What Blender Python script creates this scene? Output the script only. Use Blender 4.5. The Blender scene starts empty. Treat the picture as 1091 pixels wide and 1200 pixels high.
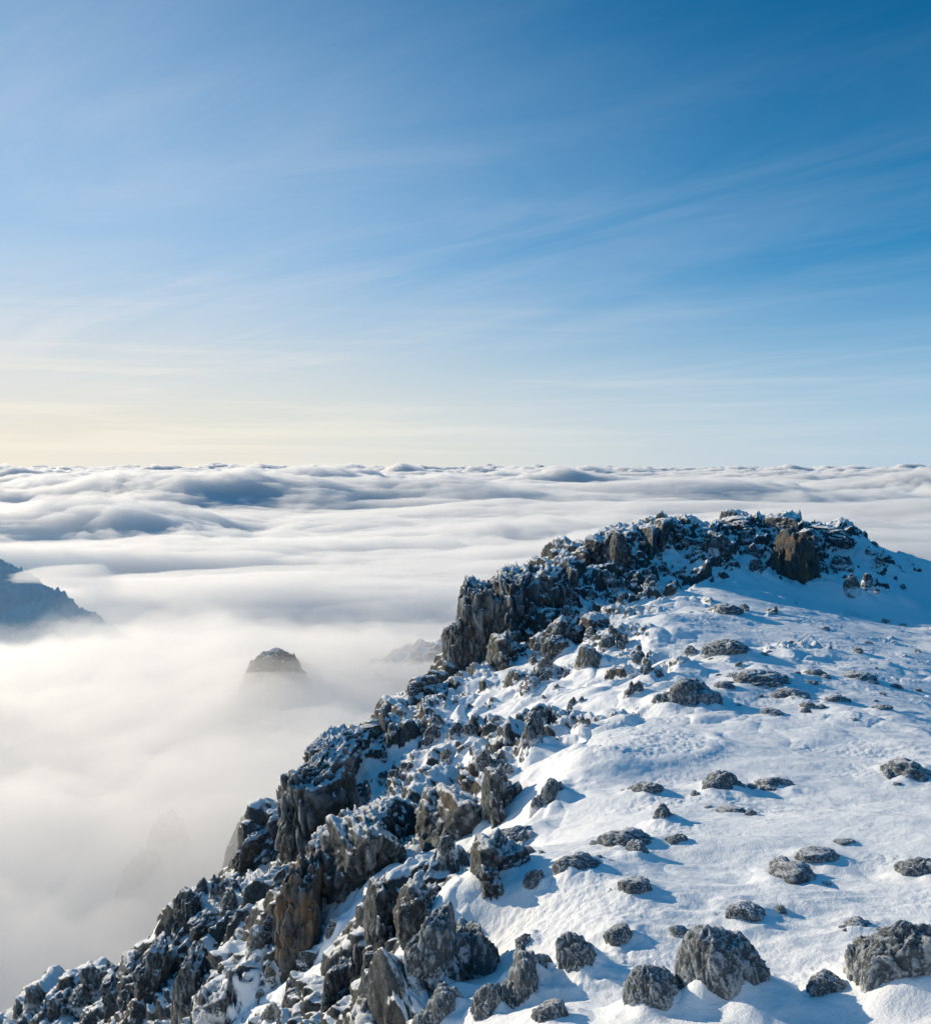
import bpy, math, random
import numpy as np

# ------------------------------------------------------------------ basics
scene = bpy.context.scene
COL = scene.collection
random.seed(7)
RNG = np.random.RandomState(11)

F_PX, CX, VH = 1170.0, 545.5, 546.0        # camera: focal length in photo pixels, principal column, horizon row


def world(u, v, y):
    return ((u - CX) / F_PX * y, y, -(v - VH) / F_PX * y)


def sstep(a, b, x):
    t = np.clip((x - a) / (b - a), 0.0, 1.0)
    return t * t * (3 - 2 * t)


# ------------------------------------------------------------------ noise
PERM = RNG.permutation(1024).astype(np.int64)
PERM = np.concatenate([PERM, PERM, PERM])
G2 = np.stack([np.cos(np.arange(1024) * 2 * math.pi / 1024), np.sin(np.arange(1024) * 2 * math.pi / 1024)], 1)
G3 = RNG.normal(size=(1024, 3))
G3 /= np.linalg.norm(G3, axis=1)[:, None]
RND = RNG.rand(1024, 3)


def perlin2(x, y):
    xi = np.floor(x).astype(np.int64); yi = np.floor(y).astype(np.int64)
    xf = x - xi; yf = y - yi
    u = xf * xf * xf * (xf * (xf * 6 - 15) + 10); v = yf * yf * yf * (yf * (yf * 6 - 15) + 10)

    def g(dx, dy):
        h = PERM[PERM[(xi + dx) & 1023] + ((yi + dy) & 1023)]
        return G2[h, 0] * (xf - dx) + G2[h, 1] * (yf - dy)
    a = g(0, 0); b = g(1, 0); c = g(0, 1); d = g(1, 1)
    return 1.4 * ((a + u * (b - a)) * (1 - v) + (c + u * (d - c)) * v)


def fbm2(x, y, octaves=4, gain=0.5, lac=2.03, mode=None):
    s = np.zeros_like(x); a = 1.0; t = 0.0
    for o in range(octaves):
        n = perlin2(x + 17.3 * o, y - 9.1 * o)
        if mode == 'billow':
            n = np.abs(n) * 2 - 0.55
        elif mode == 'ridge':
            n = 0.55 - np.abs(n) * 2
        s += a * n; t += a
        a *= gain; x = x * lac; y = y * lac
    return s / t


def perlin3(p):
    pi = np.floor(p).astype(np.int64); pf = p - pi
    w = pf * pf * pf * (pf * (pf * 6 - 15) + 10)
    out = 0.0
    for dx in (0, 1):
        for dy in (0, 1):
            for dz in (0, 1):
                h = PERM[PERM[PERM[(pi[:, 0] + dx) & 1023] + ((pi[:, 1] + dy) & 1023)] + ((pi[:, 2] + dz) & 1023)]
                d = G3[h, 0] * (pf[:, 0] - dx) + G3[h, 1] * (pf[:, 1] - dy) + G3[h, 2] * (pf[:, 2] - dz)
                wt = (w[:, 0] if dx else 1 - w[:, 0]) * (w[:, 1] if dy else 1 - w[:, 1]) * (w[:, 2] if dz else 1 - w[:, 2])
                out = out + d * wt
    return out * 1.5


def fbm3(p, octaves=4, gain=0.5, mode=None):
    s = 0.0; a = 1.0; t = 0.0
    for o in range(octaves):
        n = perlin3(p + 7.7 * o)
        if mode == 'billow':
            n = np.abs(n) * 2 - 0.5
        elif mode == 'ridge':
            n = 0.5 - np.abs(n) * 2
        s = s + a * n; t += a; a *= gain; p = p * 2.03
    return s / t


def voronoi2(x, y, seed=0):
    xi = np.floor(x).astype(np.int64); yi = np.floor(y).astype(np.int64)
    f1 = np.full(x.shape, 9.0); f2 = np.full(x.shape, 9.0); idr = np.zeros(x.shape)
    tl = np.zeros(x.shape)
    for dx in (-1, 0, 1):
        for dy in (-1, 0, 1):
            h = PERM[PERM[(xi + dx + seed * 31) & 1023] + ((yi + dy) & 1023)]
            ox = xi + dx + 0.08 + 0.84 * RND[h, 0] - x
            oy = yi + dy + 0.08 + 0.84 * RND[h, 1] - y
            d = np.sqrt(ox * ox + oy * oy)
            near = d < f1
            f2 = np.where(near, f1, np.minimum(f2, d))
            idr = np.where(near, RND[h, 2], idr)
            tl = np.where(near, -ox * G2[h, 0] - oy * G2[h, 1], tl)
            f1 = np.where(near, d, f1)
    return f1, f2, idr, tl


# ------------------------------------------------------------------ mesh helper
def mesh_from(name, co, quads, attrs=None, smooth=True, extra_poly=None):
    me = bpy.data.meshes.new(name)
    co = np.ascontiguousarray(co, dtype=np.float32)
    quads = np.ascontiguousarray(quads, dtype=np.int32)
    k = quads.shape[1]
    loops = quads.ravel()
    starts = np.arange(len(quads), dtype=np.int32) * k
    totals = np.full(len(quads), k, dtype=np.int32)
    if extra_poly is not None:
        ep = np.asarray(extra_poly, dtype=np.int32)
        starts = np.concatenate([starts, np.array([len(loops)], np.int32)])
        totals = np.concatenate([totals, np.array([len(ep)], np.int32)])
        loops = np.concatenate([loops, ep])
    me.vertices.add(len(co)); me.vertices.foreach_set('co', co.ravel())
    me.loops.add(len(loops)); me.loops.foreach_set('vertex_index', loops)
    me.polygons.add(len(starts))
    me.polygons.foreach_set('loop_start', starts)
    me.polygons.foreach_set('loop_total', totals)
    me.polygons.foreach_set('use_smooth', np.full(len(starts), smooth, dtype=bool))
    me.update(calc_edges=True)
    for an, av in (attrs or {}).items():
        a = me.attributes.new(an, 'FLOAT', 'POINT')
        a.data.foreach_set('value', np.ascontiguousarray(av, dtype=np.float32).ravel())
    return me


def link(name, me, mat, **props):
    o = bpy.data.objects.new(name, me)
    COL.objects.link(o)
    if mat is not None:
        me.materials.clear(); me.materials.append(mat)
    for k, v in props.items():
        o[k] = v
    return o


def grid_quads(nr, nc):
    i = np.arange(nr * nc, dtype=np.int64).reshape(nr, nc)
    return np.stack([i[:-1, :-1].ravel(), i[:-1, 1:].ravel(), i[1:, 1:].ravel(), i[1:, :-1].ravel()], 1)


# ------------------------------------------------------------------ node helpers
class NT:
    def __init__(self, tree):
        self.t = tree; tree.nodes.clear()

    def n(self, kind, **kw):
        nd = self.t.nodes.new(kind)
        for k, v in kw.items():
            setattr(nd, k, v)
        return nd

    def set(self, sock, val):
        if hasattr(val, 'is_linked') or isinstance(val, bpy.types.NodeSocket):
            self.t.links.new(val, sock)
        else:
            sock.default_value = val

    def math(self, op, a, b=0.0, c=0.0, clamp=False):
        nd = self.n('ShaderNodeMath', operation=op, use_clamp=clamp)
        self.set(nd.inputs[0], a); self.set(nd.inputs[1], b); self.set(nd.inputs[2], c)
        return nd.outputs[0]

    def ramp(self, x, lo, hi, a=0.0, b=1.0):
        nd = self.n('ShaderNodeMapRange', interpolation_type='SMOOTHSTEP', clamp=True)
        self.set(nd.inputs[0], x)
        for i, v in zip((1, 2, 3, 4), (lo, hi, a, b)):
            self.set(nd.inputs[i], v)
        return nd.outputs[0]

    def noise(self, vec, scale, detail=4, rough=0.55, dist=0.0):
        nd = self.n('ShaderNodeTexNoise')
        self.set(nd.inputs['Vector'], vec)
        nd.inputs['Scale'].default_value = scale; nd.inputs['Detail'].default_value = detail
        nd.inputs['Roughness'].default_value = rough; nd.inputs['Distortion'].default_value = dist
        return nd.outputs[0]

    def mix(self, f, a, b):
        nd = self.n('ShaderNodeMix', data_type='RGBA')
        self.set(nd.inputs[0], f); self.set(nd.inputs[6], a); self.set(nd.inputs[7], b)
        return nd.outputs[2]

    def vscale(self, vec, s):
        nd = self.n('ShaderNodeVectorMath', operation='MULTIPLY')
        self.set(nd.inputs[0], vec); nd.inputs[1].default_value = s
        return nd.outputs[0]


def new_mat(name):
    m = bpy.data.materials.new(name); m.use_nodes = True
    return m, NT(m.node_tree)


def rgb(r, g, b):
    return (r, g, b, 1.0)


SNOW_A, SNOW_B = rgb(.90, .91, .93), rgb(.84, .87, .90)


def rock_colour(t, pos, warm, scale=1.0, stain=(.155, .108, .062)):
    """Blue-grey volcanic rock with brown and ochre stains."""
    big = t.noise(pos, (.22 if warm < 1 else .75) * scale, 6, .68)
    fine = t.noise(pos, 3.1 * scale, 6, .65)
    c = t.mix(t.ramp(fine, .3, .7), rgb(.026, .037, .045), rgb(.095, .110, .118))
    c = t.mix(t.math('MULTIPLY', t.ramp(big, .48 if warm < 1 else .42, .68 if warm < 1 else .60), min(warm, .72)), c, rgb(*stain))
    return c


def make_terrain_mat():
    m, t = new_mat('snowy_rock_ground')
    geo = t.n('ShaderNodeNewGeometry'); pos = geo.outputs['Position']
    sep = t.n('ShaderNodeSeparateXYZ'); t.set(sep.inputs[0], geo.outputs['Normal'])
    at = t.n('ShaderNodeAttribute', attribute_name='rock'); rock = at.outputs['Fac']
    ac = t.n('ShaderNodeAttribute', attribute_name='cavity'); cav = ac.outputs['Fac']
    nz = sep.outputs['Z']
    n1 = t.noise(pos, 1.7, 5, .65); n2 = t.noise(pos, 9.0, 4, .6)
    nn = t.math('ADD', t.math('MULTIPLY', t.math('SUBTRACT', n1, .5), .5), t.math('MULTIPLY', t.math('SUBTRACT', n2, .5), .35))
    rk = t.ramp(t.math('ADD', rock, t.math('MULTIPLY', nn, .35)), .0, .07)
    cap = t.ramp(t.math('ADD', nz, nn), .56, .78)            # snow lying on flat tops
    rk = t.math('MULTIPLY', rk, t.math('SUBTRACT', 1.0, t.math('MULTIPLY', cap, .9)))
    rc = rock_colour(t, pos, .38)
    frost = t.ramp(t.noise(pos, 6.5, 6, .7, .6), .50, .68)
    rc = t.mix(t.math('MULTIPLY', frost, t.ramp(cav, -.1, .5, .12, .6)), rc, rgb(.34, .38, .42))
    snow = t.mix(t.noise(pos, .35, 4), SNOW_A, SNOW_B)
    col = t.mix(rk, snow, rc)
    b = t.n('ShaderNodeBsdfPrincipled')
    t.set(b.inputs['Base Color'], col)
    t.set(b.inputs['Roughness'], t.ramp(rk, 0, 1, .62, .9))
    b.inputs['Specular IOR Level'].default_value = .25
    g1 = t.noise(pos, 14.0, 5, .65); g2 = t.noise(t.vscale(pos, (1.0, 1.6, 1.0)), 2.4, 4, .6)
    hs = t.math('ADD', t.math('MULTIPLY', g1, .030), t.math('MULTIPLY', g2, .035))
    hr = t.math('ADD', t.math('MULTIPLY', t.noise(pos, 5.0, 8, .68), .20), t.math('MULTIPLY', n1, .10))
    hm = t.n('ShaderNodeMix', data_type='FLOAT')
    t.set(hm.inputs[0], rk); t.set(hm.inputs[2], hs); t.set(hm.inputs[3], hr)
    bp = t.n('ShaderNodeBump'); bp.inputs['Strength'].default_value = .9; bp.inputs['Distance'].default_value = 1.0
    t.set(bp.inputs['Height'], hm.outputs[0]); t.set(b.inputs['Normal'], bp.outputs[0])
    o = t.n('ShaderNodeOutputMaterial'); t.set(o.inputs['Surface'], b.outputs[0])
    return m


def make_rock_mat(name, frost_amt, warm, snow_lo, snow_hi, fine=1.0, foot_snow=1.0):
    m, t = new_mat(name)
    geo = t.n('ShaderNodeNewGeometry'); pos = geo.outputs['Position']
    sep = t.n('ShaderNodeSeparateXYZ'); t.set(sep.inputs[0], geo.outputs['Normal']); nz = sep.outputs['Z']
    ac = t.n('ShaderNodeAttribute', attribute_name='cavity'); cav = ac.outputs['Fac']
    n1 = t.noise(pos, 2.2 * fine, 5, .65); n2 = t.noise(pos, 11.0 * fine, 4, .6)
    nn = t.math('ADD', t.math('MULTIPLY', t.math('SUBTRACT', n1, .5), .45), t.math('MULTIPLY', t.math('SUBTRACT', n2, .5), .4))
    rc = rock_colour(t, pos, warm, 1.2, (.20, .125, .062) if warm > 1 else (.155, .108, .062))
    fr = t.noise(t.vscale(pos, (1, 1, 1.7)), 17.0 * fine, 6, .70, .5)
    f = t.math('ADD', t.ramp(fr, .30, .72, -.15, .75), t.ramp(cav, -.5, .5, -.75, .75))
    f = t.math('MULTIPLY', t.math('MAXIMUM', f, .16 if frost_amt > .9 else 0.0), frost_amt, clamp=True)
    rc = t.mix(f, rc, rgb(.49, .55, .60))
    cap = t.ramp(t.math('ADD', t.math('ADD', nz, nn), t.math('MULTIPLY', cav, .12)), snow_lo, snow_hi)
    tco = t.n('ShaderNodeTexCoord'); so_ = t.n('ShaderNodeSeparateXYZ'); t.set(so_.inputs[0], tco.outputs['Object'])
    foot = t.ramp(t.math('ADD', so_.outputs['Z'], t.math('MULTIPLY', nn, -.55)), .06, .11, 1.0, 0.0)
    cap = t.math('MAXIMUM', cap, t.math('MULTIPLY', foot, t.ramp(nz, -.25, .25, 0, foot_snow)))
    col = t.mix(cap, rc, SNOW_A)
    b = t.n('ShaderNodeBsdfPrincipled'); t.set(b.inputs['Base Color'], col)
    b.inputs['Roughness'].default_value = .85; b.inputs['Specular IOR Level'].default_value = .25
    h = t.math('ADD', t.math('MULTIPLY', t.noise(pos, 7.0 * fine, 8, .7), .16 / fine), t.math('MULTIPLY', fr, .07 / fine))
    bp = t.n('ShaderNodeBump'); bp.inputs['Strength'].default_value = .9; bp.inputs['Distance'].default_value = 1.0
    t.set(bp.inputs['Height'], h); t.set(b.inputs['Normal'], bp.outputs[0])
    o = t.n('ShaderNodeOutputMaterial'); t.set(o.inputs['Surface'], b.outputs[0])
    return m


def make_cloud_mat(name, density, aniso, colour=(1, 1, 1)):
    m, t = new_mat(name)
    v = t.n('ShaderNodeVolumeScatter')
    v.inputs['Color'].default_value = (*colour, 1)
    v.inputs['Density'].default_value = density
    v.inputs['Anisotropy'].default_value = aniso
    o = t.n('ShaderNodeOutputMaterial'); t.set(o.inputs['Volume'], v.outputs[0])
    m.cycles.homogeneous_volume = True
    return m


# ------------------------------------------------------------------ ridge: control points (column, row, depth in metres, rockiness)
CP = [
    (1091, 1200, 20, .0), (960, 1195, 20.5, .0), (845, 1185, 21.5, .05), (700, 1200, 22, .1), (560, 1200, 25, .3),
    (1091, 1080, 26, .0), (900, 1080, 27, .0), (700, 1080, 28.5, .0), (600, 1080, 31, .12), (560, 1075, 31.6, .4),
    (1091, 980, 34, .0), (900, 980, 35, .0), (760, 980, 36, .02), (650, 980, 39, .08), (610, 1000, 40, .3),
    (1091, 900, 45, .0), (900, 900, 46, .0), (760, 900, 47, .02), (690, 885, 49, .1), (655, 900, 51, .38),
    (1091, 820, 62, .12), (900, 820, 62, .15), (780, 820, 62, .30), (720, 830, 62, .45),
    (1091, 750, 90, .12), (950, 740, 86, .10), (850, 735, 85, .25), (780, 720, 87, .18), (740, 740, 86, .5),
    (1091, 705, 118, .05), (1010, 712, 108, .05), (950, 694, 112, .05), (850, 695, 103, .12), (1000, 690, 112, .5), (1015, 660, 122, .55),
    (1091, 655, 128, .0), (1040, 640, 130, .2), (1000, 626, 131, .5), (950, 615, 130, .7), (900, 608, 131, .6),
    (840, 610, 131, .75), (780, 614, 130, .8), (740, 622, 128, .8), (700, 635, 126, .85), (660, 648, 122.5, .9), (620, 668, 119, .9),
    (560, 700, 113, .9), (535, 765, 110, .9), (515, 796, 106, .8),
    (925, 675, 117, .6), (870, 650, 120, .55), (960, 650, 122, .6),
    (800, 660, 115, .65), (720, 690, 108, .8), (640, 725, 104, .8), (590, 775, 101, .7),
    (660, 770, 88, .42), (600, 800, 84, .42), (700, 800, 72, .5), (640, 845, 66, .6), (560, 840, 78, .5),
    (465, 843, 88, .8), (395, 868, 77, .9), (365, 942, 70.5, .95), (430, 908, 73.5, .5), (465, 935, 69, .5), (500, 895, 70, .5), (570, 905, 58, .55),
    (620, 905, 54, .5), (500, 965, 56, .55), (430, 1005, 56, .85), (345, 1120, 49, .8), (352, 1030, 53, .85), (330, 1010, 71, .7),
    (300, 968, 77, .9), (215, 1058, 66, .95), (205, 1092, 65, .9), (120, 1135, 74, .85), (60, 1165, 76, .9), (10, 1197, 78, .9),
    (250, 1150, 58, .6), (200, 1200, 56, .7), (400, 1120, 44, .42), (330, 1200, 44, .45), (430, 1200, 32, .8),
    (462, 1114, 36.5, .8), (472, 1026, 38.5, .8), (512, 1152, 30.8, .8), (528, 1062, 32, .5), (478, 1198, 29, .9), (420, 1060, 48, .6), (100, 1200, 68, .8), (540, 1010, 47, .6),
]
pts = [(*world(u, v, y), r) for u, v, y, r in CP]
SIL = [(740, 622, 128), (700, 635, 126), (660, 648, 122.5), (620, 668, 119), (560, 700, 113), (535, 765, 110), (515, 796, 106), (465, 843, 88), (395, 868, 77),
       (365, 942, 70.5), (300, 968, 77), (215, 1058, 66), (205, 1092, 65), (120, 1135, 74), (60, 1165, 76), (10, 1197, 78)]
for u, v, y in SIL:
    x, yy, z = world(u, v, y)
    pts.append((x - 6, yy + 11, z - 12, .9)); pts.append((x - 22, yy + 38, z - 42, .8)); pts.append((x - 60, yy + 100, z - 110, .7))
for u, v, y in [(1091, 655, 128), (1000, 626, 131), (900, 608, 131), (820, 611, 131)]:
    x, yy, z = world(u, v, y)
    pts.append((x + 3, yy + 18, z - 9, .5)); pts.append((x + 6, yy + 60, z - 60, .5))
pts += [(0, 3, -3.2, .1), (6, 3, -3, .1), (-6, 3, -7, .4), (2, 10, -7.2, .0), (9, 10, -6.6, .0), (-7, 10, -11, .4), (14, 15, -8.8, .05),
        (24, 30, -11.5, .05), (40, 45, -14.5, .1), (62, 80, -18, .1), (85, 120, -26, .2), (110, 100, -36, .3), (60, 50, -22, .2), (-25, 20, -24, .6),
        (-45, 30, -40, .7), (-70, 60, -60, .8), (-90, 90, -80, .8), (90, 170, -70, .3), (-160, 120, -140, .8), (-60, 240, -200, .8), (60, 260, -180, .5), (200, 200, -160, .5)]
P = np.array(pts, dtype=np.float64)
LIFT = -0.35   # the rubble and the snow add about this much


def rbf_fit(P2, val, c):
    d = np.sqrt(((P2[:, None, :] - P2[None, :, :]) ** 2).sum(-1) + c * c)
    n = len(P2)
    A = np.zeros((n + 3, n + 3)); A[:n, :n] = d - 0.02 * np.eye(n)
    A[:n, n] = 1; A[:n, n + 1:] = P2; A[n, :n] = 1; A[n + 1:, :n] = P2.T
    return np.linalg.solve(A, np.concatenate([val, np.zeros(3)]))


RC = 2.0
WZ = rbf_fit(P[:, :2], P[:, 2], RC)


def base_and_rock(x, y):
    z = np.empty_like(x); r = np.empty_like(x); n = len(P)
    for s in range(0, len(x), 60000):
        xs = x[s:s + 60000]; ys = y[s:s + 60000]
        d2 = (xs[:, None] - P[None, :, 0]) ** 2 + (ys[:, None] - P[None, :, 1]) ** 2
        z[s:s + 60000] = np.sqrt(d2 + RC * RC) @ WZ[:n] + WZ[n] + xs * WZ[n + 1] + ys * WZ[n + 2]
        w = 1.0 / (d2 + 1.5) ** 1.6
        r[s:s + 60000] = (w @ P[:, 3]) / w.sum(1)
    return z + LIFT, r


def boulder_layer(x, y, size, seed, warp=.42):
    wx = x / size + warp * perlin2(x / size * 1.3 + 5, y / size * 1.3); wy = y / size + warp * perlin2(x / size * 1.3, y / size * 1.3 + 9)
    f1, f2, idr, tl = voronoi2(wx, wy, seed)
    dome = np.clip((f2 - f1) * 2.2, 0, 1) ** .6
    return dome * (0.18 + 0.62 * idr ** 1.5 + .50 * tl) * size, idr


def ridge_heights(x, y):
    z, r = base_and_rock(x, y)
    wob = fbm2(x / 9.0, y / 9.0, 4)
    rr = np.clip(r + .30 * wob, 0, 1)
    # ground under the snow: ledges, blocks and rubble
    big = fbm2(x / 14.0 + 3, y / 14.0, 4, .5) * 2.2
    ledge = fbm2(x / 5.0 - 4, y / 5.0 + 8, 5, .55, mode='ridge') * 1.1
    b1, _ = boulder_layer(x, y, 3.4, 1)
    b0, _ = boulder_layer(x + 2.2 * perlin2(x / 5, y / 5 + 50), y + 2.2 * perlin2(x / 5 + 50, y / 5), 8.0, 5)
    b2, i2 = boulder_layer(x, y, 1.45, 2)
    b3, i3 = boulder_layer(x, y, .62, 3)
    fine = fbm2(x / .5, y / .5, 3, .55)
    act = sstep(.08, .72, rr)
    grit = fbm2(x / .9, y / .9 + 4, 4, .6, mode='ridge')
    rough = big * .55 + ledge * .75 + b0 * .30 - .9 + b1 * .52 + b2 * .50 + b3 * .60 * (i3 > .3) + fine * .09 + grit * .14
    rock = z + act * rough * .95 - 1.30 + 1.26 * act - .55 * (1 - act) + (1 - act) * (b2 * .15 + b3 * .34 + grit * .12) + (1 - act) * ((1.42 + .4 * sstep(55, 80, y)) * sstep(.02, .42, fbm2(x / 4.5 + 60, y / 4.5, 3)) * (.55 + .45 * sstep(38, 60, y)))
    # wind-packed snow, thick in the hollows
    drift = fbm2((x * .93 - y * .37) / 9.0, (x * .37 + y * .93) / 3.2 + 30, 4, .5)
    crust = sstep(.05, .35, fbm2(x / 6.0 + 40, y / 4.0, 3))
    snow = z + .13 * fbm2((x * .9 - y * .3) / 2.6 + 7, (x * .3 + y * .9) / .95, 3, .5, mode='ridge') * sstep(-.1, .3, fbm2(x / 8.0 + 21, y / 8.0, 2)) + act * (big * .46 + ledge * .30 + b1 * .24 + b0 * .18 - .55) + .34 * drift + .10 * fbm2(x / 3.0 + 2, y / 2.0, 3) + .55 * fbm2(x / 13.0 + 9, y / 11.0, 2)
    snow = snow + (.018 + .045 * crust) * fbm2(x / .30, y / .22, 3)
    snow = snow - .30 * sstep(.7, 1.0, rr) + .10
    # a broad wind-scoured drift with a raised curved lip
    ex = (x - 8.6) / 4.6; ey = (y - 52.0) / 4.4
    er = np.sqrt(ex * ex + ey * ey) + .10 * fbm2(x / 3.0, y / 3.0, 2)
    snow = snow + .13 * np.exp(-((er - 1.0) / .13) ** 2) * sstep(-.7, .2, ex) + .10 * sstep(1.35, .75, er) + .07 * sstep(1, .8, er) * fbm2(x / .4, y / .4, 3)
    # foreground snow bank in front of the boulders
    prof = .55 + .5 * np.sin(x * .9 + .6) * .5 + .25 * perlin2(x * .35, y * 0 + 3.3)
    snow = snow + .75 * prof * np.exp(-((y - 18.8 - .25 * x * .2) / 1.0) ** 2) * sstep(1.0, 5.0, x)
    k = .06
    d = rock - snow
    h = np.clip(.5 + .5 * d / k, 0, 1)
    out = snow * (1 - h) + rock * h + k * h * (1 - h)
    cav = np.clip((b2 / 1.45 + b3 / .62) * .6 - .35 + fine, -1, 1)
    return out, d, cav, z


def build_ridge():
    dense = np.linspace(-.492, .492, 1100)
    step = 1.06
    side = [dense[-1]]; dt = dense[1] - dense[0]
    while side[-1] < 1.35:
        dt *= step; side.append(side[-1] + dt)
    side = np.array(side[1:])
    tt = np.concatenate([-side[::-1], dense, side])
    yy = np.concatenate([np.geomspace(2.5, 17, 160, endpoint=False), np.geomspace(17, 138, 1050, endpoint=False), np.geomspace(138, 330, 90)])
    T, Y = np.meshgrid(tt, yy)
    X = T * Y
    h, d, cav, z0 = ridge_heights(X.ravel(), Y.ravel())
    # relief stands out square to the slope, not straight up
    Z0 = z0.reshape(X.shape)
    zt = np.gradient(Z0, tt, axis=1) / Y                     # dz/dx along a row
    zy = np.gradient(Z0, yy, axis=0) - zt * T                # dz/dy at constant x
    ln = np.sqrt(1 + zt * zt + zy * zy)
    rel = (h - z0).reshape(X.shape)
    k = np.clip(1.6 / ln, .55, 1.0)
    Xd = X - zt / ln * rel * k; Yd = Y - zy / ln * rel * k; Zd = Z0 + rel / ln * k + rel * (1 - k) * .3
    co = np.stack([Xd.ravel(), Yd.ravel(), Zd.ravel()], 1)
    me = mesh_from('mountain_ridge', co, grid_quads(len(yy), len(tt)), {'rock': np.clip(d, -.5, .5), 'cavity': cav})
    return me, tt, yy, Zd, Yd


ridge_me, TT, YY, HH, YD = build_ridge()
link('mountain_ridge', ridge_me, make_terrain_mat(), kind='structure', label='snow covered rocky mountain ridge falling away on the left')
ANG = HH / YD           # tan of the elevation of each ground point, seen from the origin


TERRAIN_XY = None


def ground_at_pixel(u, v):
    """Nearest ground point on the sight line through a photo pixel; None past the skyline."""
    t = (u - CX) / F_PX; e = -(v - VH) / F_PX
    j = int(np.clip(np.searchsorted(TT, t), 1, len(TT) - 1))
    a = ANG[:, j]
    hit = np.nonzero((a >= e) & (YY > 8))[0]
    if len(hit) == 0:
        k = int(np.argmax(np.where(YY > 40, a, -9)))
        return t * YD[k, j], YD[k, j], HH[k, j]
    k = hit[0]
    return t * YD[k, j], YD[k, j], HH[k, j]


# ------------------------------------------------------------------ boulders
def icosphere(sub):
    import bmesh
    bm = bmesh.new(); bmesh.ops.create_icosphere(bm, subdivisions=sub, radius=1.0)
    co = np.array([v.co[:] for v in bm.verts]); tri = np.array([[v.index for v in f.verts] for f in bm.faces])
    bm.free(); return co, tri


ICO = {4: icosphere(4), 5: icosphere(5), 6: icosphere(6)}


def lump_shape(rs, co, style, roundish=False):
    """Unit stone cut by random planes, each cut softened."""
    if style == 'cliff':
        npl, lo, hi, kk = 10, .50, .9, 30.0
    elif style == 'block':
        npl, lo, hi, kk = 11, .50, .95, 26.0
    else:
        npl, lo, hi, kk = 12, .66, 1.0, 11.0
    if roundish:
        lo, hi, kk = .78, 1.0, 9.0
    nrm = rs.normal(size=(npl, 3))
    if style == 'cliff':
        nrm[:, 2] *= .3
        nrm[-1] = (.1, -.1, 1); nrm[-2] = (-.6, .1, .8)
    nrm /= np.linalg.norm(nrm, axis=1)[:, None]
    dist = lo + (hi - lo) * rs.rand(npl)
    dots = np.maximum(co @ nrm.T, 1e-3)
    cuts = np.concatenate([dist[None, :] / dots, np.full((len(co), 1), 1.05)], 1)
    r = -np.log(np.exp(-kk * np.minimum(cuts, 3)).sum(1)) / kk     # smooth minimum of the cutting planes
    return co * r[:, None]


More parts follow.
